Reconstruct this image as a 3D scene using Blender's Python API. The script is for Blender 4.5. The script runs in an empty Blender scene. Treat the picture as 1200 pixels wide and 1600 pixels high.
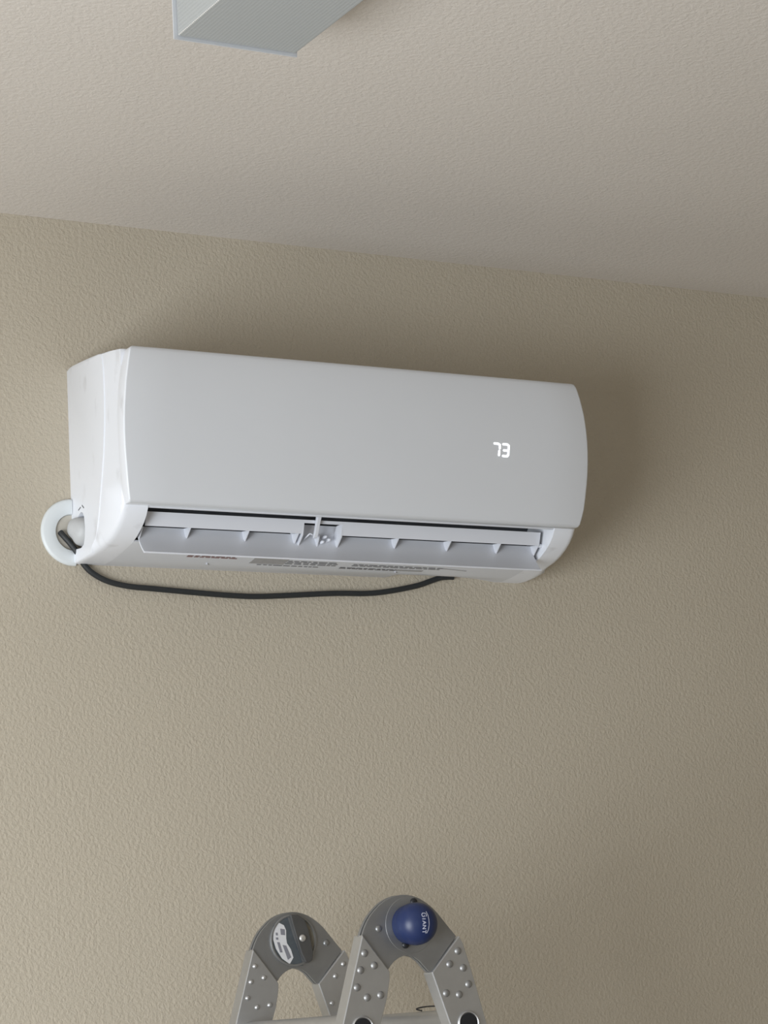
import bpy, bmesh, math, random
from mathutils import Vector, Matrix
from mathutils.geometry import tessellate_polygon
random.seed(7)
scene = bpy.context.scene
col = scene.collection
ZO = 2.43            # height of the air conditioner's underside above the floor

# ------------------------------------------------------------------ camera
cam_d = bpy.data.cameras.new('camera'); cam = bpy.data.objects.new('camera', cam_d); col.objects.link(cam)
cam_d.sensor_fit = 'HORIZONTAL'; cam_d.sensor_width = 36.0; cam_d.lens = 4076.37 / 1200 * 36
cam_d.clip_start = 0.05
right = Vector((0.87481695, -0.48138228, -0.05446471))
down = Vector((0.04965177, 0.20092478, -0.97834755))
fwd = Vector((0.48190249, 0.85317075, 0.19967388))
m3 = Matrix((right, -down, -fwd)).transposed()
cam.matrix_world = Matrix.Translation((-1.57981482, -3.81666461, -0.77761659 + ZO)) @ m3.to_4x4()
scene.camera = cam

# ------------------------------------------------------------------ light
scene.view_settings.view_transform = 'Standard'
scene.view_settings.look = 'None'
scene.view_settings.gamma = 1.0
scene.view_settings.use_curve_mapping = False
scene.view_settings.exposure = -0.2
world = bpy.data.worlds.new('daylight'); scene.world = world; world.use_nodes = True
wb = world.node_tree.nodes['Background']; wb.inputs[0].default_value = (0.72, 0.84, 1.0, 1); wb.inputs[1].default_value = 1.0

def area(name, loc, target, sx, sy, power, color):
    d = bpy.data.lights.new(name, 'AREA'); d.shape = 'RECTANGLE'; d.size = sx; d.size_y = sy
    d.energy = power; d.color = color
    o = bpy.data.objects.new(name, d); col.objects.link(o); o.location = loc
    o.rotation_euler = (Vector(target) - Vector(loc)).to_track_quat('-Z', 'Y').to_euler()
    return o
# daylight pushed in through the two windows of the room (left wall, and the wall behind the camera)
area('window_light_side', (-2.52, -2.15, 1.30), (0, -2.15, 1.30), 2.1, 1.5, 150, (0.93, 0.97, 1.0))
area('window_light_rear', (-1.0, -6.12, 1.5), (-1.0, 0, 1.5), 1.9, 1.4, 14, (0.95, 0.98, 1.0))

# ------------------------------------------------------------------ materials
def new_mat(name):
    m = bpy.data.materials.new(name); m.use_nodes = True
    return m, m.node_tree, m.node_tree.nodes['Principled BSDF']
def plain(name, c, rough=0.5, metal=0.0, bump=0.0, bscale=200, var=0.0, vscale=20, spec=0.5):
    m, nt, b = new_mat(name)
    b.inputs['Base Color'].default_value = (*c, 1); b.inputs['Roughness'].default_value = rough
    b.inputs['Metallic'].default_value = metal; b.inputs['Specular IOR Level'].default_value = spec
    tc = nt.nodes.new('ShaderNodeTexCoord')
    if var:
        n = nt.nodes.new('ShaderNodeTexNoise'); n.inputs['Scale'].default_value = vscale; n.inputs['Detail'].default_value = 5
        nt.links.new(tc.outputs['Object'], n.inputs['Vector'])
        mx = nt.nodes.new('ShaderNodeMix'); mx.data_type = 'RGBA'
        mx.inputs[6].default_value = (*[x * (1 - var) for x in c], 1); mx.inputs[7].default_value = (*[min(1, x * (1 + var)) for x in c], 1)
        nt.links.new(n.outputs['Fac'], mx.inputs[0]); nt.links.new(mx.outputs[2], b.inputs['Base Color'])
    if bump:
        n = nt.nodes.new('ShaderNodeTexNoise'); n.inputs['Scale'].default_value = bscale; n.inputs['Detail'].default_value = 3
        nt.links.new(tc.outputs['Object'], n.inputs['Vector'])
        bp = nt.nodes.new('ShaderNodeBump'); bp.inputs['Strength'].default_value = bump; bp.inputs['Distance'].default_value = 0.001
        nt.links.new(n.outputs['Fac'], bp.inputs['Height']); nt.links.new(bp.outputs[0], b.inputs['Normal'])
    return m
def orange_peel(name, c, strength, scale=95, dist=0.0022):
    m, nt, b = new_mat(name)
    b.inputs['Roughness'].default_value = 0.75; b.inputs['Specular IOR Level'].default_value = 0.25
    tc = nt.nodes.new('ShaderNodeTexCoord')
    n1 = nt.nodes.new('ShaderNodeTexNoise'); n1.inputs['Scale'].default_value = scale; n1.inputs['Detail'].default_value = 3.5
    n1.inputs['Roughness'].default_value = 0.55; n1.inputs['Distortion'].default_value = 0.35
    nt.links.new(tc.outputs['Object'], n1.inputs['Vector'])
    cr = nt.nodes.new('ShaderNodeValToRGB'); cr.color_ramp.elements[0].position = 0.36; cr.color_ramp.elements[1].position = 0.66
    nt.links.new(n1.outputs['Fac'], cr.inputs[0])
    bp = nt.nodes.new('ShaderNodeBump'); bp.inputs['Strength'].default_value = strength; bp.inputs['Distance'].default_value = dist
    nt.links.new(cr.outputs[0], bp.inputs['Height']); nt.links.new(bp.outputs[0], b.inputs['Normal'])
    n2 = nt.nodes.new('ShaderNodeTexNoise'); n2.inputs['Scale'].default_value = 2.2; n2.inputs['Detail'].default_value = 4
    nt.links.new(tc.outputs['Object'], n2.inputs['Vector'])
    mx = nt.nodes.new('ShaderNodeMix'); mx.data_type = 'RGBA'
    mx.inputs[6].default_value = (*[x * 0.96 for x in c], 1); mx.inputs[7].default_value = (*[x * 1.04 for x in c], 1)
    nt.links.new(n2.outputs['Fac'], mx.inputs[0]); nt.links.new(mx.outputs[2], b.inputs['Base Color'])
    return m
M = {}
M['wall'] = orange_peel('tan_orange_peel_paint', (0.50, 0.448, 0.362), 0.42, scale=170, dist=.0018)
M['ceiling'] = orange_peel('ceiling_paint', (0.64, 0.595, 0.545), 0.30, scale=125, dist=.0018)
M['floor'] = plain('floor_carpet', (0.30, 0.26, 0.21), 0.9, bump=0.4, bscale=300, var=0.15, vscale=60)
M['trim'] = plain('trim_paint', (0.78, 0.77, 0.74), 0.45)
M['endplate'] = plain('end_plate_enamel', (0.56, 0.58, 0.61), 0.4)
M['plastic'] = plain('white_abs_plastic', (0.68, 0.705, 0.755), 0.38, var=0.012, vscale=9, bump=0.05, bscale=900)
M['panel'] = plain('front_panel_plastic', (0.655, 0.675, 0.71), 0.36, var=0.012, vscale=7, bump=0.06, bscale=1100)  # darker than the housing, so the front's shade sits partly in its colour
M['flap'] = plain('flap_plastic', (0.70, 0.72, 0.775), 0.4)
M['inner'] = plain('outlet_dark_grey_plastic', (0.055, 0.06, 0.07), 0.6)
M['innerlight'] = plain('outlet_lining_plastic', (0.42, 0.43, 0.45), 0.5)
M['black'] = plain('black_cable_rubber', (0.022, 0.025, 0.027), 0.55, bump=0.1, bscale=300)
M['slot'] = plain('dark_slit', (0.12, 0.12, 0.13), 0.7)
M['collar'] = plain('white_collar_plastic', (0.70, 0.74, 0.76), 0.4)
M['tape'] = plain('pipe_wrap_tape', (0.50, 0.51, 0.52), 0.5, bump=0.9, bscale=70)
M['putty'] = plain('duct_putty', (0.52, 0.49, 0.43), 0.8, bump=0.8, bscale=90)
M['print_grey'] = plain('grey_print', (0.22, 0.22, 0.23), 0.6)
M['print_red'] = plain('red_print', (0.30, 0.19, 0.185), 0.6)
M['film'] = plain('grey_label_film', (0.36, 0.36, 0.37), 0.5, var=0.25, vscale=160)
M['alu'] = plain('brushed_aluminium', (0.52, 0.525, 0.53), 0.42, metal=0.85, var=0.08, vscale=40, bump=0.15, bscale=160)
M['alu_bright'] = plain('bright_aluminium', (0.74, 0.74, 0.74), 0.35, metal=0.85, var=0.08, vscale=60)
M['rivet'] = plain('dull_rivet', (0.34, 0.34, 0.34), 0.5, metal=0.85)
M['rivet_small'] = plain('small_rivet', (0.5, 0.5, 0.5), 0.4, metal=0.85)
M['steel'] = plain('dull_hinge_steel', (0.31, 0.315, 0.32), 0.42, metal=0.8, var=0.13, vscale=35, bump=0.12, bscale=200)
M['darksteel'] = plain('dark_handle_steel', (0.105, 0.105, 0.105), 0.4, metal=0.5, var=0.2, vscale=60)
M['bluegrey'] = plain('blue_grey_recess', (0.12, 0.14, 0.16), 0.4, metal=0.5, var=0.25, vscale=90)
M['worn'] = plain('worn_tan_steel', (0.22, 0.205, 0.17), 0.6, metal=0.4, var=0.25, vscale=110)
M['sticker'] = plain('white_sticker_paper', (0.62, 0.62, 0.64), 0.6, var=0.05, vscale=100)
M['ink'] = plain('sticker_ink', (0.20, 0.20, 0.23), 0.6)
M['blue'] = plain('blue_knob_plastic', (0.010, 0.022, 0.085), 0.42)
M['logo'] = plain('silver_logo_print', (0.45, 0.47, 0.58), 0.4)
M['bolt'] = plain('black_bolt', (0.012, 0.013, 0.016), 0.4)
M['maroon'] = plain('maroon_sticker', (0.13, 0.05, 0.05), 0.5)
M['glass'] = plain('window_glass', (0.9, 0.95, 1.0), 0.02); M['glass'].node_tree.nodes['Principled BSDF'].inputs['Transmission Weight'].default_value = 1.0
m, nt, b = new_mat('lit_digit'); b.inputs['Base Color'].default_value = (0.9, 0.93, 1, 1)
b.inputs['Emission Color'].default_value = (0.93, 0.96, 1.0, 1); b.inputs['Emission Strength'].default_value = 1.2; M['digit'] = m
# prismatic lamp diffuser: fine pattern bump
m, nt, b = new_mat('prismatic_diffuser'); b.inputs['Base Color'].default_value = (0.385, 0.40, 0.40, 1); b.inputs['Roughness'].default_value = 0.45
tc = nt.nodes.new('ShaderNodeTexCoord'); vo = nt.nodes.new('ShaderNodeTexVoronoi'); vo.inputs['Scale'].default_value = 190; vo.inputs['Randomness'].default_value = 0.0
nt.links.new(tc.outputs['Object'], vo.inputs['Vector']); bp = nt.nodes.new('ShaderNodeBump'); bp.inputs['Strength'].default_value = 0.35; bp.inputs['Distance'].default_value = 0.002
nt.links.new(vo.outputs['Distance'], bp.inputs['Height']); nt.links.new(bp.outputs[0], b.inputs['Normal']); M['diffuser'] = m
# scuffed plastic for the housing: faint handling smudges
m = plain('white_plastic_scuffed', (0.80, 0.825, 0.88), 0.4); nt = m.node_tree; b = nt.nodes['Principled BSDF']
tc = nt.nodes.new('ShaderNodeTexCoord'); mp = nt.nodes.new('ShaderNodeMapping'); mp.inputs['Scale'].default_value = (20, 34, 15)
n = nt.nodes.new('ShaderNodeTexNoise'); n.inputs['Scale'].default_value = 1.0; n.inputs['Detail'].default_value = 6
nt.links.new(tc.outputs['Object'], mp.inputs[0]); nt.links.new(mp.outputs[0], n.inputs['Vector'])
cr = nt.nodes.new('ShaderNodeValToRGB'); cr.color_ramp.elements[0].position = 0.60; cr.color_ramp.elements[0].color = (0.80, 0.825, 0.88, 1)
cr.color_ramp.elements[1].position = 0.80; cr.color_ramp.elements[1].color = (0.62, 0.63, 0.66, 1)
nt.links.new(n.outputs['Fac'], cr.inputs[0]); nt.links.new(cr.outputs[0], b.inputs['Base Color']); M['housing'] = m

# ------------------------------------------------------------------ helpers
def finish(name, bm, mat, parent=None, smooth=True, angle=35, bevel=0.0, seg=2):
    bmesh.ops.remove_doubles(bm, verts=bm.verts, dist=1e-6)
    bmesh.ops.recalc_face_normals(bm, faces=bm.faces)
    me = bpy.data.meshes.new(name); bm.to_mesh(me); bm.free()
    if smooth:
        for p in me.polygons: p.use_smooth = True
        me.set_sharp_from_angle(angle=math.radians(angle))
    me.materials.append(M[mat])
    o = bpy.data.objects.new(name, me); col.objects.link(o)
    if parent: o.parent = parent
    if bevel:
        md = o.modifiers.new('bevel', 'BEVEL'); md.width = bevel; md.segments = seg; md.limit_method = 'ANGLE'; md.angle_limit = math.radians(40)
    return o
def box(bm, x0, x1, y0, y1, z0, z1):
    v = [bm.verts.new((x, y, z)) for x in (x0, x1) for y in (y0, y1) for z in (z0, z1)]
    for f in ((0, 1, 3, 2), (4, 6, 7, 5), (0, 4, 5, 1), (2, 3, 7, 6), (0, 2, 6, 4), (1, 5, 7, 3)): bm.faces.new([v[i] for i in f])
def prism(bm, pts, a, b, ax):
    """extrude a 2-D outline; ax 'x': pts are (y,z); ax 'y': pts are (x,z); ax 'z': pts are (x,y)"""
    def P(p, t): return (t, p[0], p[1]) if ax == 'x' else ((p[0], t, p[1]) if ax == 'y' else (p[0], p[1], t))
    A = [bm.verts.new(P(p, a)) for p in pts]; B = [bm.verts.new(P(p, b)) for p in pts]
    n = len(pts)
    for i in range(n): bm.faces.new((A[i], A[(i + 1) % n], B[(i + 1) % n], B[i]))
    for tri in tessellate_polygon([[v.co.copy() for v in A]]):
        bm.faces.new([A[i] for i in tri]); bm.faces.new([B[i] for i in tri])
def loft(bm, rings, cap=True):
    R = [[bm.verts.new(p) for p in r] for r in rings]; n = len(rings[0])
    for a, b in zip(R, R[1:]):
        for i in range(n):
            bm.faces.new((a[i], a[(i + 1) % n], b[(i + 1) % n], b[i]))
    if cap:
        for ring_v, flip in ((R[0], False), (R[-1], True)):
            for tri in tessellate_polygon([[v.co.copy() for v in ring_v]]):
                try: bm.faces.new([ring_v[i] for i in tri])
                except ValueError: pass
def catmull(pts, k=8):
    pts = [Vector(p) for p in pts]; out = []
    for i in range(len(pts) - 1):
        p0 = pts[max(i - 1, 0)]; p1 = pts[i]; p2 = pts[i + 1]; p3 = pts[min(i + 2, len(pts) - 1)]
        for j in range(k):
            t = j / k
            out.append(0.5 * ((2 * p1) + (p2 - p0) * t + (2 * p0 - 5 * p1 + 4 * p2 - p3) * t * t + (3 * p1 - p0 - 3 * p2 + p3) * t ** 3))
    out.append(pts[-1]); return out
def tube(bm, path, r, n=12, flat=1.0):
    rings = []; ref = Vector((0, -1, 0))
    for i, p in enumerate(path):
        t = (path[min(i + 1, len(path) - 1)] - path[max(i - 1, 0)]).normalized()
        u = t.cross(ref)
        if u.length < 1e-3: u = t.cross(Vector((0, 0, 1)))
        u.normalize(); v = t.cross(u).normalized()
        rr = r[i] if isinstance(r, list) else r
        rings.append([p + u * math.cos(2 * math.pi * k / n) * rr + v * math.sin(2 * math.pi * k / n) * rr * flat for k in range(n)])
    loft(bm, rings)
def lathe_y(bm, prof, cx, cz, n=40):
    """prof: list of (radius, y)"""
    rings = [[(cx + r * math.cos(2 * math.pi * k / n), y, cz + r * math.sin(2 * math.pi * k / n)) for k in range(n)] for r, y in prof]
    loft(bm, rings)
def stroke(bm, a, b, w, y0, y1, n=6):
    """rounded bar in the xz plane"""
    a = Vector((a[0], a[1])); b = Vector((b[0], b[1])); d = b - a; ang = math.atan2(d.y, d.x); r = w / 2; pts = []
    for k in range(n + 1):
        t = ang + math.pi / 2 + math.pi * k / n; pts.append((a.x + r * math.cos(t), a.y + r * math.sin(t)))
    for k in range(n + 1):
        t = ang - math.pi / 2 + math.pi * k / n; pts.append((b.x + r * math.cos(t), b.y + r * math.sin(t)))
    prism(bm, pts, y0, y1, 'y')
def empty(name, loc, label, cat):
    o = bpy.data.objects.new(name, None); col.objects.link(o); o.location = loc; o.empty_display_size = 0.1
    o['label'] = label; o['category'] = cat; return o
def struct(o): o['kind'] = 'structure'; return o

# ------------------------------------------------------------------ room
X0, X1, Y0, Y1, CZ = -2.5, 3.2, -6.1, 0.0, 0.5775 + ZO
bm = bmesh.new(); box(bm, X0 - .15, X1 + .15, 0, .15, -0.1, CZ + .1)
# round core hole behind the wall collar is hidden by putty: the wall itself stays solid
struct(finish('wall_back', bm, 'wall', smooth=False))
bm = bmesh.new(); box(bm, X0 - .15, X1 + .15, Y0 - .15, 0, CZ, CZ + .12); struct(finish('ceiling', bm, 'ceiling', smooth=False))
bm = bmesh.new(); box(bm, X0 - .15, X1 + .15, Y0 - .15, 0, -.12, 0); struct(finish('floor', bm, 'floor', smooth=False))
bm = bmesh.new(); box(bm, X1, X1 + .15, Y0, 0, 0, CZ); struct(finish('wall_right', bm, 'wall', smooth=False))
def wall_with_window(name, ax, t0, t1, u0, u1, w0, w1, z0, z1):
    bm = bmesh.new()
    for a, b, c, d in ((u0, w0, 0, CZ), (w1, u1, 0, CZ), (w0, w1, 0, z0), (w0, w1, z1, CZ)):
        if ax == 'x': box(bm, t0, t1, a, b, c, d)
        else: box(bm, a, b, t0, t1, c, d)
    return struct(finish(name, bm, 'wall', smooth=False))
wall_with_window('wall_left', 'x', X0 - .15, X0, Y0, 0, -3.25, -1.05, 0.50, 2.10)
wall_with_window('wall_front', 'y', Y0 - .15, Y0, X0 - .15, X1 + .15, -2.0, 0.0, 0.75, 2.25)
def window(name, ax, t, w0, w1, z0, z1):
    bm = bmesh.new(); f = .05
    segs = ((w0, w0 + f, z0, z1), (w1 - f, w1, z0, z1), (w0 + f, w1 - f, z0, z0 + f), (w0 + f, w1 - f, z1 - f, z1), ((w0 + w1) / 2 - .02, (w0 + w1) / 2 + .02, z0 + f, z1 - f))
    for a, b, c, d in segs:
        if ax == 'x': box(bm, t - .03, t + .03, a, b, c, d)
        else: box(bm, a, b, t - .03, t + .03, c, d)
    fr = struct(finish(name, bm, 'trim', smooth=False))
window('window_1', 'x', X0 - .10, -3.25, -1.05, 0.50, 2.10)
window('window_2', 'y', Y0 - .10, -2.0, 0.0, 0.75, 2.25)
bm = bmesh.new(); box(bm, X0, X1, -.014, 0, 0, .10); struct(finish('baseboard_back', bm, 'trim', smooth=False))
bm = bmesh.new(); box(bm, X1 - .014, X1, Y0, -.014, 0, .10); struct(finish('baseboard_right', bm, 'trim', smooth=False))

# ------------------------------------------------------------------ air conditioner
ac = empty('air_conditioner', (0, 0, ZO), 'white wall-mounted split air conditioner with lit temperature display and open flap', 'air conditioner')
W = 0.845
# outline (y, z) from back top, forward, down, and back along the underside; second entry = where that point sits on the flat end face (ridge line)
OUT = [((0, .3215), None), ((-.008, .3240), None), ((-.020, .3246), None), ((-.060, .3222), None), ((-.096, .3194), None), ((-.130, .3163), None),
       ((-.165, .3118), (-.141, .3120)), ((-.2045, .3050), (-.145, .300)), ((-.2068, .300), (-.147, .285)),
       ((-.207, .25), (-.148, .245)), ((-.207, .20), (-.145, .200)), ((-.205, .15), (-.137, .150)), ((-.200, .10), (-.123, .100)),
       ((-.194, .066), (-.113, .065)), ((-.191, .056), (-.110, .056)), ((-.184, .046), (-.107, .047)), ((-.174, .0365), (-.104, .040)),
       ((-.160, .0275), (-.100, .033)), ((-.1425, .019), (-.096, .027)), ((-.122, .0125), (-.090, .020)), ((-.100, .0085), (-.080, .0145)),
       ((-.075, .0045), None), ((-.045, .0012), None), ((-.015, 0), None), ((0, .001), None)]
NOTCH = [(0, .0235), (-.036, .0205), (-.047, .0240), (-.0530, .036), (-.0545, .052), (-.0520, .068), (-.0475, .0755), (-.040, .0780), (-.034, .0765), (-.028, .0730), (-.018, .0715), (-.010, .0690), (0, .0752)]
CEN = Vector((-.10, .16))
SN = {0: .0026, .0012: .0012, .0052: .0003}
def ring(x, shrink, flat, notch=True, mirror=False):
    out = []
    for p, r in OUT:
        q = Vector(r if (flat and r) else p)
        if r is None:
            d = (CEN - q).normalized() * SN.get(x, 0); q = Vector((0 if p[0] == 0 else q.x + d.x, q.y + d.y))
        elif shrink:
            d = CEN - q; d.normalize(); q2 = q + d * shrink * min(1, max(.12, (.10 - p[1]) / .035))
            if p[0] == 0: q2.x = 0
            q = q2
        out.append((W - x if mirror else x, q.x, q.y))
    for p in (NOTCH if notch else [(0, .0235 + .0035 * i) for i in range(len(NOTCH))]):
        out.append((W - x if mirror else x, p[0], p[1]))
    return out
bm = bmesh.new()
loft(bm, [ring(0, .0012, True), ring(.0012, 0.0002, True), ring(.0052, .0062, False), ring(.0078, .0030, False), ring(.0110, .0010, False), ring(.0165, 0, False), ring(.049, 0, False)])
finish('end_cover', bm, 'housing', ac, angle=50)
bm = bmesh.new()
loft(bm, [ring(0, .0012, True, False, True), ring(.0012, 0.0002, True, False, True), ring(.0052, .0062, False, False, True), ring(.0078, .0030, False, False, True), ring(.0110, .0010, False, False, True), ring(.0165, 0, False, False, True), ring(.049, 0, False, False, True)])
finish('end_cover', bm, 'housing', ac, angle=50)
# chassis between the end covers, hollow at the outlet
mid_top = [(0, .3215), (-.020, .3246), (-.060, .3222), (-.096, .3194), (-.130, .3163), (-.165, .3118), (-.1948, .3060), (-.205, .300), (-.2065, .25), (-.2065, .2), (-.204, .15), (-.199, .10),
       (-.1935, .068), (-.1900, .0580), (-.1870, .0575), (-.1840, .0660), (-.150, .074), (-.110, .082), (-.100, .070), (-.098, .040), (-.106, .020), (-.120, .0165), (-.1300, .0175), (-.1310, .0150), (-.122, .0125), (-.100, .0085), (-.075, .0045), (-.045, .0012)]
plain_back = [(-.034, .0008), (-.0150, 0), (0, .001)]; recess_back = [(-.034, .0008), (-.0150, .0130), (0, .0135)]
bm = bmesh.new()       # a shallow recess tapers in and out of the underside where the cable enters
loft(bm, [[(x, y, z) for y, z in mid_top + bk] for x, bk in ((.049, plain_back), (.570, plain_back), (.620, recess_back), (.690, recess_back), (.790, plain_back), (W - .049, plain_back))])
finish('chassis', bm, 'plastic', ac, angle=40)
# dark lining of the outlet
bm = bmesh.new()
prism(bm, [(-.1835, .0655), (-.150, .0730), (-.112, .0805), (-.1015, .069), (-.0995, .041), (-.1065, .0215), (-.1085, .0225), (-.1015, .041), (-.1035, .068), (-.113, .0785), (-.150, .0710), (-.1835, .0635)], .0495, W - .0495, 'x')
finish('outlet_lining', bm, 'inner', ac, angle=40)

# front panel
PZ = [(.0595, .2040, .0125, .003), (.0605, .2085, .0108, .001), (.0637, .2115, .0092, 0), (.075, .2150, .0065, 0), (.090, .2190, .0036, 0), (.108, .2220, .0014, 0), (.127, .2248, -.0008, 0), (.146, .2273, -.0026, 0), (.165, .2293, -.0036, 0),
      (.185, .2312, -.0040, 0), (.204, .2325, -.0036, 0), (.225, .2337, -.0021, 0), (.246, .2340, 0, 0), (.262, .2337, .0026, 0), (.278, .2328, .0055, 0), (.290, .2316, .0082, 0), (.298, .2304, .0104, 0), (.3025, .2290, .0128, .0012), (.3045, .2268, .0160, .0035)]
def panel_y(z):
    for a, b in zip(PZ, PZ[1:]):
        if a[0] <= z <= b[0]:
            t = (z - a[0]) / (b[0] - a[0]); return -(a[1] + (b[1] - a[1]) * t)
    return -.23
rings = []
for z, y, i, e in PZ:
    yb = -(y - .0245) if z > .07 else -.1905
    yb = max(yb, -.2055) if z > .07 else yb
    yb = min(yb, -.1895)
    L = [(i + .0012, yb), (i + .0002, yb - .0006), (i, yb - .0015), (i, -(y - .0030)), (i + .0004, -(y - .0011)), (i + .0013, -(y - .0003)), (i + .0028, -y)]
    row = [(a, b, z) for a, b in L]
    for k in range(1, 12): row.append((i + .0028 + (W - 2 * i - .0056) * k / 12, -y, z))
    row += [(W - a, b, z) for a, b in reversed(L)]
    rings.append(row)
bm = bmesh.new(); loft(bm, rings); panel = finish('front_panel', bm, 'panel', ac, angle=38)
panel.data.materials.append(M['housing'])          # whiter moulded rim; part of the light on its sides is put into colour
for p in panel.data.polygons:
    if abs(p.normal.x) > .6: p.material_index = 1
# seven-segment temperature read-out shining through the panel: 73
def digit(strokes, label):
    bm = bmesh.new()
    for a, b in strokes:
        y = panel_y((a[1] + b[1]) / 2)
        stroke(bm, a, b, .0037, y - .0005, y + .002)
    o = finish('display_digit', bm, 'digit', panel, smooth=False); o['label'] = label
digit([((.6630, .1890), (.6705, .1887)), ((.6705, .1887), (.6735, .1870)), ((.6735, .1870), (.6732, .1815)), ((.6720, .1772), (.6712, .1700))], 'lit white digit seven')
digit([((.6800, .1885), (.6880, .1887)), ((.6880, .1887), (.6908, .1865)), ((.6908, .1865), (.6902, .1800)), ((.6895, .1783), (.6810, .1785)), ((.6902, .1775), (.6892, .1710)), ((.6892, .1710), (.6870, .1688)), ((.6870, .1688), (.6790, .1690))], 'lit white digit three')

# air flap: upper band, curved lower plate, small gusset ribs
FX0, FX1 = .0555, W - .0575
flap = None
CUT0, CUT1 = .3375, .4080
bm = bmesh.new()
plate = [(-.1290, .0400), (-.1305, .0320), (-.1345, .0230), (-.1400, .0130), (-.1475, .0030), (-.1560, -.0060), (-.1566, -.0050), (-.1570, -.0062), (-.1562, -.0078), (-.1545, -.0078), (-.1455, .0014), (-.1378, .0117), (-.1322, .0220), (-.1282, .0310), (-.1268, .0400)]
prism(bm, plate, FX0, FX1, 'x')
band = [(-.1615, .0575), (-.1535, .0362), (-.1517, .0365), (-.1596, .0580)]
prism(bm, band, FX0 + .004, CUT0, 'x'); prism(bm, band, CUT1, FX1, 'x')
strip = [(-.1615, .0575), (-.1598, .0528), (-.1580, .0528), (-.1596, .0580)]
prism(bm, strip, CUT0, CUT1, 'x')
flap = finish('air_flap', bm, 'flap', ac, angle=30, bevel=.0004)
def rib(x0, x1, pts):
    bm = bmesh.new(); prism(bm, pts, x0, x1, 'x'); finish('rib', bm, 'flap', flap, smooth=False)
gus = [(-.1535, .0370), (-.1360, .0225), (-.1300, .0300), (-.1290, .0400)]
for x in (.1375, .2400, .3290, .5140, .6140, .7110): rib(x, x + .0016, gus)
endg = [(-.1600, .0545), (-.1535, .0340), (-.1362, .0200), (-.1295, .0300), (-.1290, .0420), (-.1400, .0545)]
rib(FX0 - .0005, FX0 + .0012, [(-.1535, .0345), (-.1375, .0185), (-.1330, .0220), (-.1290, .0400)]); rib(FX1 - .0016, FX1, gus)
rib(CUT0 - .0016, CUT0, endg); rib(CUT1 - .0016, CUT1 + .0004, endg)
# back of the cut-out, centre support and its catch
bm = bmesh.new(); prism(bm, [(-.1290, .0380), (-.1310, .0560), (-.1294, .0562), (-.1272, .0380)], CUT0 - .01, CUT1 + .01, 'x'); finish('flap_back', bm, 'flap', flap, smooth=False)
bm = bmesh.new()
prism(bm, [(-.178, .0690), (-.1670, .0690), (-.1600, .0500), (-.1520, .0345), (-.1500, .0300), (-.1540, .0305), (-.1590, .0360), (-.1650, .0480)], .3560, .3625, 'x')
finish('support_arm', bm, 'flap', ac, angle=30, bevel=.0006)
rib(.3700, .3716, [(-.1480, .0380), (-.1360, .0190), (-.1300, .0300), (-.1290, .0380)])
for x, z, h in ((.3790, .0270, .004), (.3850, .0360, .006), (.3910, .0310, .006)):
    bm = bmesh.new(); tube(bm, [Vector((x, -.130, z)), Vector((x, -.1425, z)), Vector((x, -.1445, z))], [.0028, .0026, .0012], 10); finish('catch', bm, 'flap', flap)
bm = bmesh.new(); tube(bm, catmull([(.3500, -.131, .032), (.3490, -.146, .0345), (.3520, -.150, .0375), (.3560, -.150, .0360)], 4), .0013, 8); finish('catch', bm, 'flap', flap)
# pivot pin at the right end
bm = bmesh.new(); tube(bm, [Vector((FX1 - .002, -.148, .0375)), Vector((W - .0485, -.148, .0375))], .0034, 12)
finish('pivot_pin', bm, 'flap', flap)

# underside marks and labels
def sheet(name, pts, mat, t=.0003, tilt=True, parent=ac, label=None):
    """flat label following the underside slope; pts (x,y)"""
    def uz(y):
        tab = [(-.131, .015), (-.122, .0125), (-.100, .0085), (-.075, .0045), (-.045, .0012), (-.015, 0), (0, .001)]
        for a, b in zip(tab, tab[1:]):
            if a[0] <= y <= b[0]:
                return a[1] + (b[1] - a[1]) * (y - a[0]) / (b[0] - a[0])
        return 0.0
    bm = bmesh.new()
    A = [bm.verts.new((x, y, uz(y) - t - .0002)) for x, y in pts]; B = [bm.verts.new((x, y, uz(y) - .00005)) for x, y in pts]; n = len(pts)
    for i in range(n): bm.faces.new((A[i], A[(i + 1) % n], B[(i + 1) % n], B[i]))
    bm.faces.new(A); bm.faces.new(B)
    o = finish(name, bm, mat, parent, smooth=False)
    if label: o['label'] = label
    return o
def textlines(name, x0, x1, ys, mat, seed, label):
    rnd = random.Random(seed); bm = bmesh.new()
    tab = [(-.131, .015), (-.122, .0125), (-.100, .0085), (-.075, .0045), (-.045, .0012), (-.015, 0), (0, .001)]
    def uz(y):
        for a, b in zip(tab, tab[1:]):
            if a[0] <= y <= b[0]: return a[1] + (b[1] - a[1]) * (y - a[0]) / (b[0] - a[0])
        return 0
    for y in ys:
        x = x0
        while x < x1 - .004:
            l = rnd.uniform(.005, .016); z0 = uz(y) - .0006; z1 = uz(y + .003) - .0006
            v = [bm.verts.new(p) for p in ((x, y, z0), (min(x + l, x1), y, z0), (min(x + l, x1), y + .003, z1), (x, y + .003, z1))]; bm.faces.new(v)
            w = [bm.verts.new((q.co.x, q.co.y, q.co.z + .0003)) for q in v]; bm.faces.new(w)
            x += l + rnd.uniform(.002, .004)
    o = finish(name, bm, mat, ac, smooth=False); o['label'] = label
textlines('warning_print', .163, .252, (-.0920, -.0870, -.0825), 'print_red', 1, 'dark red warning print')
sheet('rating_label', [(.282, -.0960), (.345, -.0960), (.345, -.0620), (.282, -.0620)], 'film', label='grey rating label')
textlines('rating_print', .346, .440, (-.0820, -.0760, -.0690), 'print_grey', 3, 'grey small print')
textlines('rating_print', .300, .420, (-.0580,), 'print_grey', 8, 'grey small print')
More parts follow.
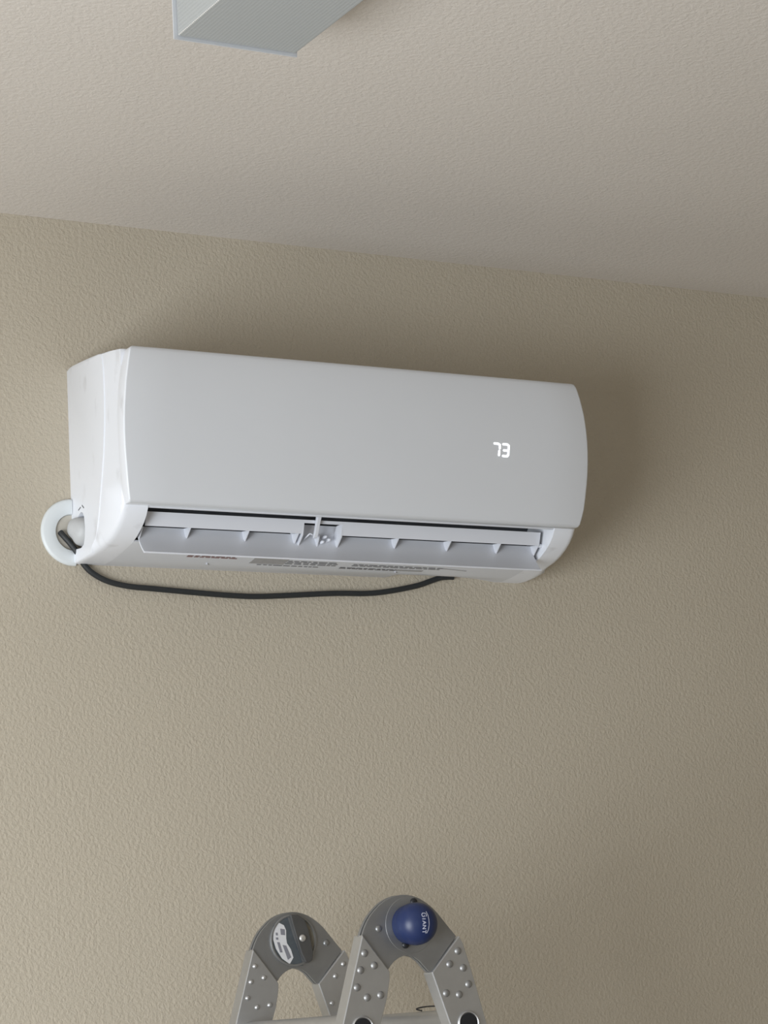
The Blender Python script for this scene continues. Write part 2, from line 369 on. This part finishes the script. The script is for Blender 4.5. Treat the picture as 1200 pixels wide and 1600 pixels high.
textlines('model_print', .468, .640, (-.0800, -.0740), 'print_grey', 4, 'grey small print')
textlines('model_print', .452, .560, (-.0620, -.0580), 'print_grey', 11, 'grey small print')
sheet('barcode_label', [(.560, -.0640), (.610, -.0640), (.610, -.0560), (.560, -.0560)], 'film')
sheet('barcode_label', [(.637, -.0800), (.690, -.0730), (.690, -.0700), (.637, -.0770)], 'film')
for x in (.210, .560):
    bm = bmesh.new(); prism(bm, [(x, -.052), (x + .003, -.052), (x + .008, -.045), (x + .005, -.045)], -.0006, .0022, 'z'); finish('catch', bm, 'plastic', ac, smooth=False)
# slits above the knocked-out pipe opening
for a, b in (((-.030, .0830), (-.040, .0860)), ((-.0455, .0880), (-.0530, .0820))):
    bm = bmesh.new()
    d = Vector(b) - Vector(a); nrm = Vector((-d.y, d.x)).normalized() * .0009
    prism(bm, [tuple(Vector(a) + nrm), tuple(Vector(b) + nrm), tuple(Vector(b) - nrm), tuple(Vector(a) - nrm)], -.0004, .002, 'x'); finish('knockout_slit', bm, 'slot', ac, smooth=False)

# ------------------------------------------------------------------ wall collar, pipes, cable
cl = empty('wall_collar', (0, 0, ZO + .052), 'white half-round plastic collar on the wall behind the lower left corner of the air conditioner', 'pipe collar')
bm = bmesh.new(); rings = []
for k in range(41):
    a = math.radians(91 + (273.5 - 91) * k / 40)
    c, s = math.cos(a), math.sin(a)
    rings.append([(c * r, y, s * r) for r, y in ((.0535, 0), (.0548, -.003), (.0535, -.0060), (.0500, -.0075), (.0360, -.0070), (.0300, -.0055), (.0290, 0))])
loft(bm, rings); finish('collar_ring', bm, 'collar', cl, angle=50)
bm = bmesh.new()
pts = [(-.0288 * math.sin(math.radians(t)), .0288 * math.cos(math.radians(t))) for t in range(0, 181, 10)]
prism(bm, pts, -.0012, 0, 'y'); finish('putty', bm, 'putty', cl, smooth=False)

pp = empty('pipe_bundle', (0, 0, ZO + .052), 'grey tape-wrapped refrigerant pipes passing through the knocked-out corner of the air conditioner', 'pipes')
bm = bmesh.new(); path = catmull([(-.0085, -.0125, .0070), (.0005, -.0210, .0030), (.0120, -.0270, -.0030), (.0280, -.0292, -.0045), (.046, -.0292, -.0045)], 6)
rs = [.0090 + .0150 * min(1, i / 10) ** .7 for i in range(len(path))]
tube(bm, path, rs, 18); finish('tape_wrap', bm, 'tape', pp, angle=60)

cb = empty('power_cable', (0, 0, ZO), 'black cable hanging in a shallow curve against the wall under the air conditioner', 'cable')
bm = bmesh.new()
path = catmull([(-.0215, -.0030, .0520), (-.0170, -.0075, .0440), (-.0080, -.0100, .0330), (.0040, -.0110, .0170), (.0150, -.0075, .0010), (.0300, -.0065, -.0130), (.0560, -.0062, -.0255), (.0917, -.0062, -.0325), (.1367, -.006, -.0350), (.2048, -.006, -.0385), (.2700, -.006, -.0412), (.3185, -.006, -.0415),
                (.3685, -.006, -.0385), (.4653, -.006, -.0312), (.5300, -.006, -.0290), (.5740, -.006, -.0235), (.6273, -.006, -.0125), (.6550, -.0062, -.0035), (.6750, -.0065, .0030), (.6900, -.0068, .0050), (.7020, -.0070, .0054)], 8)
tube(bm, path, .0047, 12); finish('cable_jacket', bm, 'black', cb, angle=60)

# ------------------------------------------------------------------ ceiling light
LX0, LX1, LYF, LYN, LB = -.229, -.0518, -.9448, -2.165, .5025
lt = empty('ceiling_light', ((LX0 + LX1) / 2, (LYF + LYN) / 2, CZ), 'switched-off wraparound ceiling light with prismatic diffuser and white end plates', 'ceiling light')
ox, oy, oz = (LX0 + LX1) / 2, (LYF + LYN) / 2, .5775
w2 = (LX1 - LX0) / 2; l2 = (LYF - LYN) / 2; h = LB - oz
bm = bmesh.new(); prism(bm, [(-w2 + .004, 0), (-w2 + .004, h + .004), (w2 - .003, h + .004), (w2 - .003, 0)], -l2 + .003, l2 - .003, 'y'); finish('diffuser', bm, 'diffuser', lt, smooth=False, bevel=.0015)
for s in (-1, 1):
    bm = bmesh.new(); prism(bm, [(-w2 - .0005, 0), (-w2 - .0005, h), (w2, h), (w2, 0)], s * l2 - .0022 * (s > 0), s * l2 + .0022 * (s < 0), 'y'); finish('end_plate', bm, 'endplate', lt, smooth=False)
# prismatic seam along the lower left edge of the diffuser
bm = bmesh.new()
n = 300
for i in range(n):
    y = -l2 + .006 + (2 * l2 - .012) * i / n
    box(bm, -w2 + .0036, -w2 + .0046, y, y + .0018, h + .0034, h + .0046)
finish('diffuser_seam', bm, 'trim', lt, smooth=False)

# ------------------------------------------------------------------ folding ladder
LO = Vector((.2100, -.480, 0))
ld = empty('folding_ladder', LO, 'aluminium multi-position folding ladder with round hinges, blue knob on the near hinge', 'ladder')
def lx(x): return x - LO.x
def lz(z): return z + ZO
def pl(pts): return [(lx(x), lz(z)) for x, z in pts]
HP = [(.1385, -.631), (.1425, -.6215), (.1480, -.6115), (.1540, -.6035), (.1610, -.5965), (.1690, -.5895), (.1780, -.5838), (.1870, -.5800), (.1965, -.5775), (.2060, -.5765), (.2150, -.5770), (.2240, -.5790), (.2335, -.5825), (.2430, -.5880), (.2520, -.5948), (.2600, -.6025), (.2680, -.6120), (.2780, -.6240), (.288, -.6355),
      (.2443, -.684), (.2405, -.682), (.2330, -.6740), (.2270, -.6675), (.2190, -.6620), (.2105, -.6596), (.2030, -.6598), (.1960, -.6620), (.1880, -.6665), (.1820, -.6720), (.1765, -.679)]
BZ = -ZO + .03
lb = .1385 - .313 * (-.630 - BZ); rbx = .3275 + .285 * (-.7575 - BZ)
RL = [(.1380, -.6295), (.1775, -.680), (.1772, -.692), (.1715, -.7165), (.1595, -.750), (lb + .060, BZ), (lb, BZ)]
RR = [(.2905, -.6350), (.2975, -.6480), (.3040, -.6700), (.3120, -.6980), (.3275, -.7575), (rbx, BZ), (rbx - .060, BZ), (.2680, -.755), (.2440, -.684)]
RIV_L = [(.1400, -.6545), (.1540, -.6715), (.1325, -.677), (.1258, -.700), (.1405, -.714), (.1615, -.7115)]
RIV_R = [(.2875, -.656), (.2730, -.6735), (.2945, -.6795), (.3015, -.702), (.2650, -.713), (.2855, -.7155)]
def rail(poly, y, rivs, small, hole, label=None):
    yf = y - LO.y
    bm = bmesh.new(); P = pl(poly)
    prism(bm, P, yf, yf + .025, 'y')
    o = finish('rail', bm, 'alu', ld, smooth=False, bevel=.0014)
    if label: o['label'] = label
    r0 = .0038 if small else .0050
    for x, z in rivs:
        bm = bmesh.new(); lathe_y(bm, [(r0 * 1.1, yf + .0004), (r0 * 1.05, yf - .0004), (r0 * .85, yf - .0016), (r0 * .5, yf - .0026), (r0 * .1, yf - .0029)], lx(x), lz(z), 16)
        finish('rivet', bm, 'rivet_small' if small else 'rivet', o, angle=60)
    # flared end of each rung on the outside of the rail
    return o
RUNGS = [0, 1, 2, 3, 4]
def rung_pos(side, k):
    z = -.7550 - .30 * k
    if side < 0: return (.1310 - .313 * .30 * k, z)
    return (.2975 + .285 * .30 * k, z)
for y, small in ((-.6505, False), (-.3105, True)):
    a = rail(RL, y, RIV_L, small, None); b = rail(RR, y, RIV_R, small, None)
    if not small:
        for side, r_ in ((-1, a), (1, b)):
            for k in RUNGS:
                x, z = rung_pos(side, k); yf = y - LO.y
                bm = bmesh.new(); lathe_y(bm, [(.0172, yf + .0005), (.0168, yf - .0018), (.0155, yf - .0026), (.0140, yf - .0016), (.0135, yf - .0002)], lx(x), lz(z), 28); finish('rung_flare', bm, 'alu', r_, angle=50)
                bm = bmesh.new(); lathe_y(bm, [(.0136, yf - .0020), (.0130, yf - .0021)], lx(x), lz(z), 28); finish('rung_opening', bm, 'bolt', r_, angle=50)
    # hinge plates: two leaves
    yf = y - LO.y + .0035
    bm = bmesh.new(); prism(bm, pl(HP), yf, yf + .0035, 'y')
    hp = finish('hinge_plate', bm, 'steel', ld, smooth=False, bevel=.0008)
    bm = bmesh.new(); prism(bm, pl([(x - .0015 if x < .2 else x - .001, z) for x, z in HP]), yf + .0055, yf + .0110, 'y')
    finish('hinge_plate', bm, 'steel', ld, smooth=False, bevel=.0008)
    bx, bz = ((.1655, -.6220) if not small else (.2618, -.6238))
    bm = bmesh.new(); lathe_y(bm, [(.0048, yf + .0002), (.0047, yf - .0008), (.0036, yf - .0020), (.0010, yf - .0024)], lx(bx), lz(bz), 20); finish('rivet', bm, 'steel', hp, angle=60)
    cx, cz = .2075, -.6178
    if not small:
        bm = bmesh.new(); lathe_y(bm, [(.0390, yf + .0002), (.0388, yf - .0003), (.0384, yf - .0005), (.020, yf - .0005)], lx(.2155), lz(cz), 64); finish('knob_plate', bm, 'steel', hp, angle=8)
        bm = bmesh.new()
        cx = .2135; kd = -.0065
        prof = [(0.01910, yf - .0006), (0.02722, yf - .0010), (0.02770, yf - .0030 + kd), (0.02884, yf - .0070 + kd), (0.02922, yf - .0120 + kd), (0.02903, yf - .0170 + kd), (0.02827, yf - .0220 + kd), (0.02655, yf - .0268 + kd), (0.02388, yf - .0312 + kd), (0.02025, yf - .0348 + kd), (0.01576, yf - .0376 + kd), (0.01070, yf - .0394 + kd), (0.00535, yf - .0404 + kd), (0.00048, yf - .0407 + kd)]
        lathe_y(bm, prof, lx(cx), lz(cz), 56)
        kn = finish('knob', bm, 'blue', ld, angle=60); kn['label'] = 'blue domed plastic knob'
        for px_, pz_ in ((.2225, -.5868), (.2055, -.6450)):
            bm = bmesh.new(); lathe_y(bm, [(.0052, yf - .0003), (.0050, yf - .0030), (.0036, yf - .0042), (.0005, yf - .0046)], lx(px_), lz(pz_), 18); finish('lock_pin', bm, 'bolt', hp, angle=60)
        # printed word on the dome, reading downwards, with a swoosh beside it
        def dome_y(r):
            for (r1, y1), (r2, y2) in zip(prof[4:], prof[5:]):
                if r2 <= r <= r1: return y1 + (y2 - y1) * (r1 - r) / max(1e-9, r1 - r2)
            return prof[-1][1]
        G = {'G': [((.9, .8), (.55, 1)), ((.55, 1), (.15, .8)), ((.15, .8), (.1, .2)), ((.1, .2), (.5, 0)), ((.5, 0), (.9, .15)), ((.9, .15), (.9, .5)), ((.9, .5), (.55, .5))],
             'I': [((.5, 0), (.5, 1))], 'A': [((.05, 0), (.5, 1)), ((.5, 1), (.95, 0)), ((.25, .4), (.75, .4))],
             'N': [((.1, 0), (.1, 1)), ((.1, 1), (.9, 0)), ((.9, 0), (.9, 1))], 'T': [((.5, 0), (.5, 1)), ((.05, 1), (.95, 1))]}
        bm = bmesh.new()
        def dstroke(a, b, w):
            n = 5; a = Vector(a); b = Vector(b); d = (b - a); nr = Vector((-d.y, d.x)).normalized() * w / 2
            prev = None
            for i in range(n + 1):
                p = a + d * i / n; row = []
                for q in (p + nr, p - nr):
                    r = q.length; row.append((q, dome_y(r)))
                cur = [bm.verts.new((lx(cx) + q.x, yy - .0003, lz(cz) + q.y)) for q, yy in row] + [bm.verts.new((lx(cx) + q.x, yy + .0004, lz(cz) + q.y)) for q, yy in row]
                if prev:
                    bm.faces.new((prev[0], prev[1], cur[1], cur[0])); bm.faces.new((prev[2], prev[3], cur[3], cur[2]))
                prev = cur
        lxo = -.0050
        zt = .0135
        for ch, sz, ln in (('G', .0075, .0062), ('I', .0052, .0028), ('A', .0052, .0052), ('N', .0052, .0052), ('T', .0052, .0050)):
            for (a, b) in G[ch]:
                f = lambda p: (lxo + p[1] * sz, zt - p[0] * ln)
                dstroke(f(a), f(b), .0011)
            zt -= ln + .0010
        sw = [(.0028, .0150), (.0044, .0105), (.0052, .0040), (.0052, -.0030), (.0040, -.0100), (.0018, -.0145)]
        for a, b in zip(sw, sw[1:]): dstroke(a, b, .0012)
        finish('logo_print', bm, 'logo', kn, smooth=False)
    else:
        fx, fz, fr = .2065, -.6185, .0385
        bm = bmesh.new(); lathe_y(bm, [(fr, yf + .0002), (fr, yf - .0022), (fr - .0010, yf - .0028), (fr - .0030, yf - .0026), (fr - .0038, yf - .0010)], lx(fx), lz(fz), 64)
        dd = finish('lock_disc', bm, 'steel', ld, angle=40)
        def far(name, pts, mat, d0, d1, bev=0, label=None):
            bm = bmesh.new(); prism(bm, pl(pts), yf - d1, yf - d0, 'y'); o = finish(name, bm, mat, dd, smooth=False, bevel=bev)
            if label: o['label'] = label
        # positions measured on the disc face
        def F(u, v): return (.2065 + (u - 600) / 180 * .0385, -.6175 - (v - 450) / 200 * .0400 - (u - 600) * .0000075)
        far('recess_face', [F(*p) for p in ((560, 275), (500, 300), (450, 350), (428, 420), (430, 500), (465, 580), (520, 630), (590, 650), (665, 640), (640, 540), (600, 430), (565, 300))], 'bluegrey', .0006, .0014)
        far('sticker', [F(*p) for p in ((482, 322), (530, 345), (545, 382), (543, 440), (548, 478), (575, 520), (592, 582), (562, 630), (505, 590), (462, 520), (442, 450), (446, 390))], 'sticker', .0014, .0018, label='torn white sticker')
        for q in (((500, 370), (535, 375), (535, 418), (502, 415)), ((470, 470), (490, 470), (510, 545), (490, 545)), ((512, 490), (540, 495), (575, 580), (548, 600)), ((462, 400), (478, 400), (480, 420), (464, 420)), ((462, 435), (480, 435), (482, 452), (464, 452))):
            far('sticker_print', [F(*p) for p in q], 'ink', .0018, .0020)
        far('lock_handle', [F(*p) for p in ((572, 268), (630, 268), (680, 300), (705, 370), (722, 450), (735, 540), (728, 600), (700, 622), (675, 618), (645, 550), (615, 440), (585, 330))], 'darksteel', .0010, .0075, .0010, label='dark lens-shaped locking handle')
        far('worn_face', [F(*p) for p in ((690, 292), (735, 330), (765, 400), (773, 460), (765, 520), (742, 580), (730, 590), (725, 450), (712, 370))], 'worn', .0006, .0014)
        bm = bmesh.new(); lathe_y(bm, [(.0055, yf - .0070), (.0053, yf - .0085), (.0035, yf - .0098), (.0006, yf - .0100)], lx(F(657, 440)[0]), lz(F(657, 440)[1]), 20); finish('rivet', bm, 'alu_bright', dd, angle=60)
# inner guide edge strips on the right-hand rails (bright worn edges)
# rungs
for side in (-1, 1):
    for k in RUNGS:
        x, z = rung_pos(side, k)
        if True:
            x0, z0 = lx(x), lz(z)
            bm = bmesh.new(); ya, yb = -.6255 - LO.y, -.3100 - LO.y
            n = 24; rr = lambda a: .0190 if False else .0195
            rings = []
            for yy in (ya, yb):
                rings.append([(x0 + math.copysign(abs(math.cos(2 * math.pi * t / n)) ** .8, math.cos(2 * math.pi * t / n)) * .0190, yy, z0 + math.copysign(abs(math.sin(2 * math.pi * t / n)) ** .8, math.sin(2 * math.pi * t / n)) * .0205) for t in range(n)])
            loft(bm, rings); rg = finish('rung', bm, 'alu', ld, angle=60)
            if k == 0:
                bm = bmesh.new(); pts = []
                for t in range(0, 13):
                    a = math.radians(185 + 100 * t / 12); pts.append((x0 + .0200 * math.cos(a), z0 + .0215 * math.sin(a)))
                pts += [(x0 + .0170 * math.cos(math.radians(285 - 100 * t / 12)), z0 + .0180 * math.sin(math.radians(285 - 100 * t / 12))) for t in range(13)]
                prism(bm, pts, ya + .02, yb - .02, 'y'); o = finish('rung_sticker', bm, 'maroon', rg, smooth=False); o['label'] = 'dark red sticker'
# rubber feet
for sx, (x0, x1) in ((-1, (lb, lb + .060)), (1, (rbx - .060, rbx))):
    for y in (-.6505, -.3105):
        bm = bmesh.new(); box(bm, lx(x0) - .006, lx(x1) + .006, y - LO.y - .005, y - LO.y + .030, 0, .045); finish('rubber_foot', bm, 'bolt', ld, smooth=False, bevel=.003)

# small dark wire twist lying on the right-hand top rung
tx, tz = rung_pos(1, 0)
wt = empty('wire_twist', (tx, -.520, lz(tz) + .0205), 'short dark wire twist lying on top of the right-hand ladder rung', 'wire')
bm = bmesh.new(); tube(bm, catmull([(-.006, -.012, .0012), (.0, .0, .0014), (-.002, .010, .004), (.003, -.004, .0062), (.002, -.040, .0060), (.001, -.060, .0040)], 6), .0011, 8)
finish('wire', bm, 'bolt', wt, angle=60)
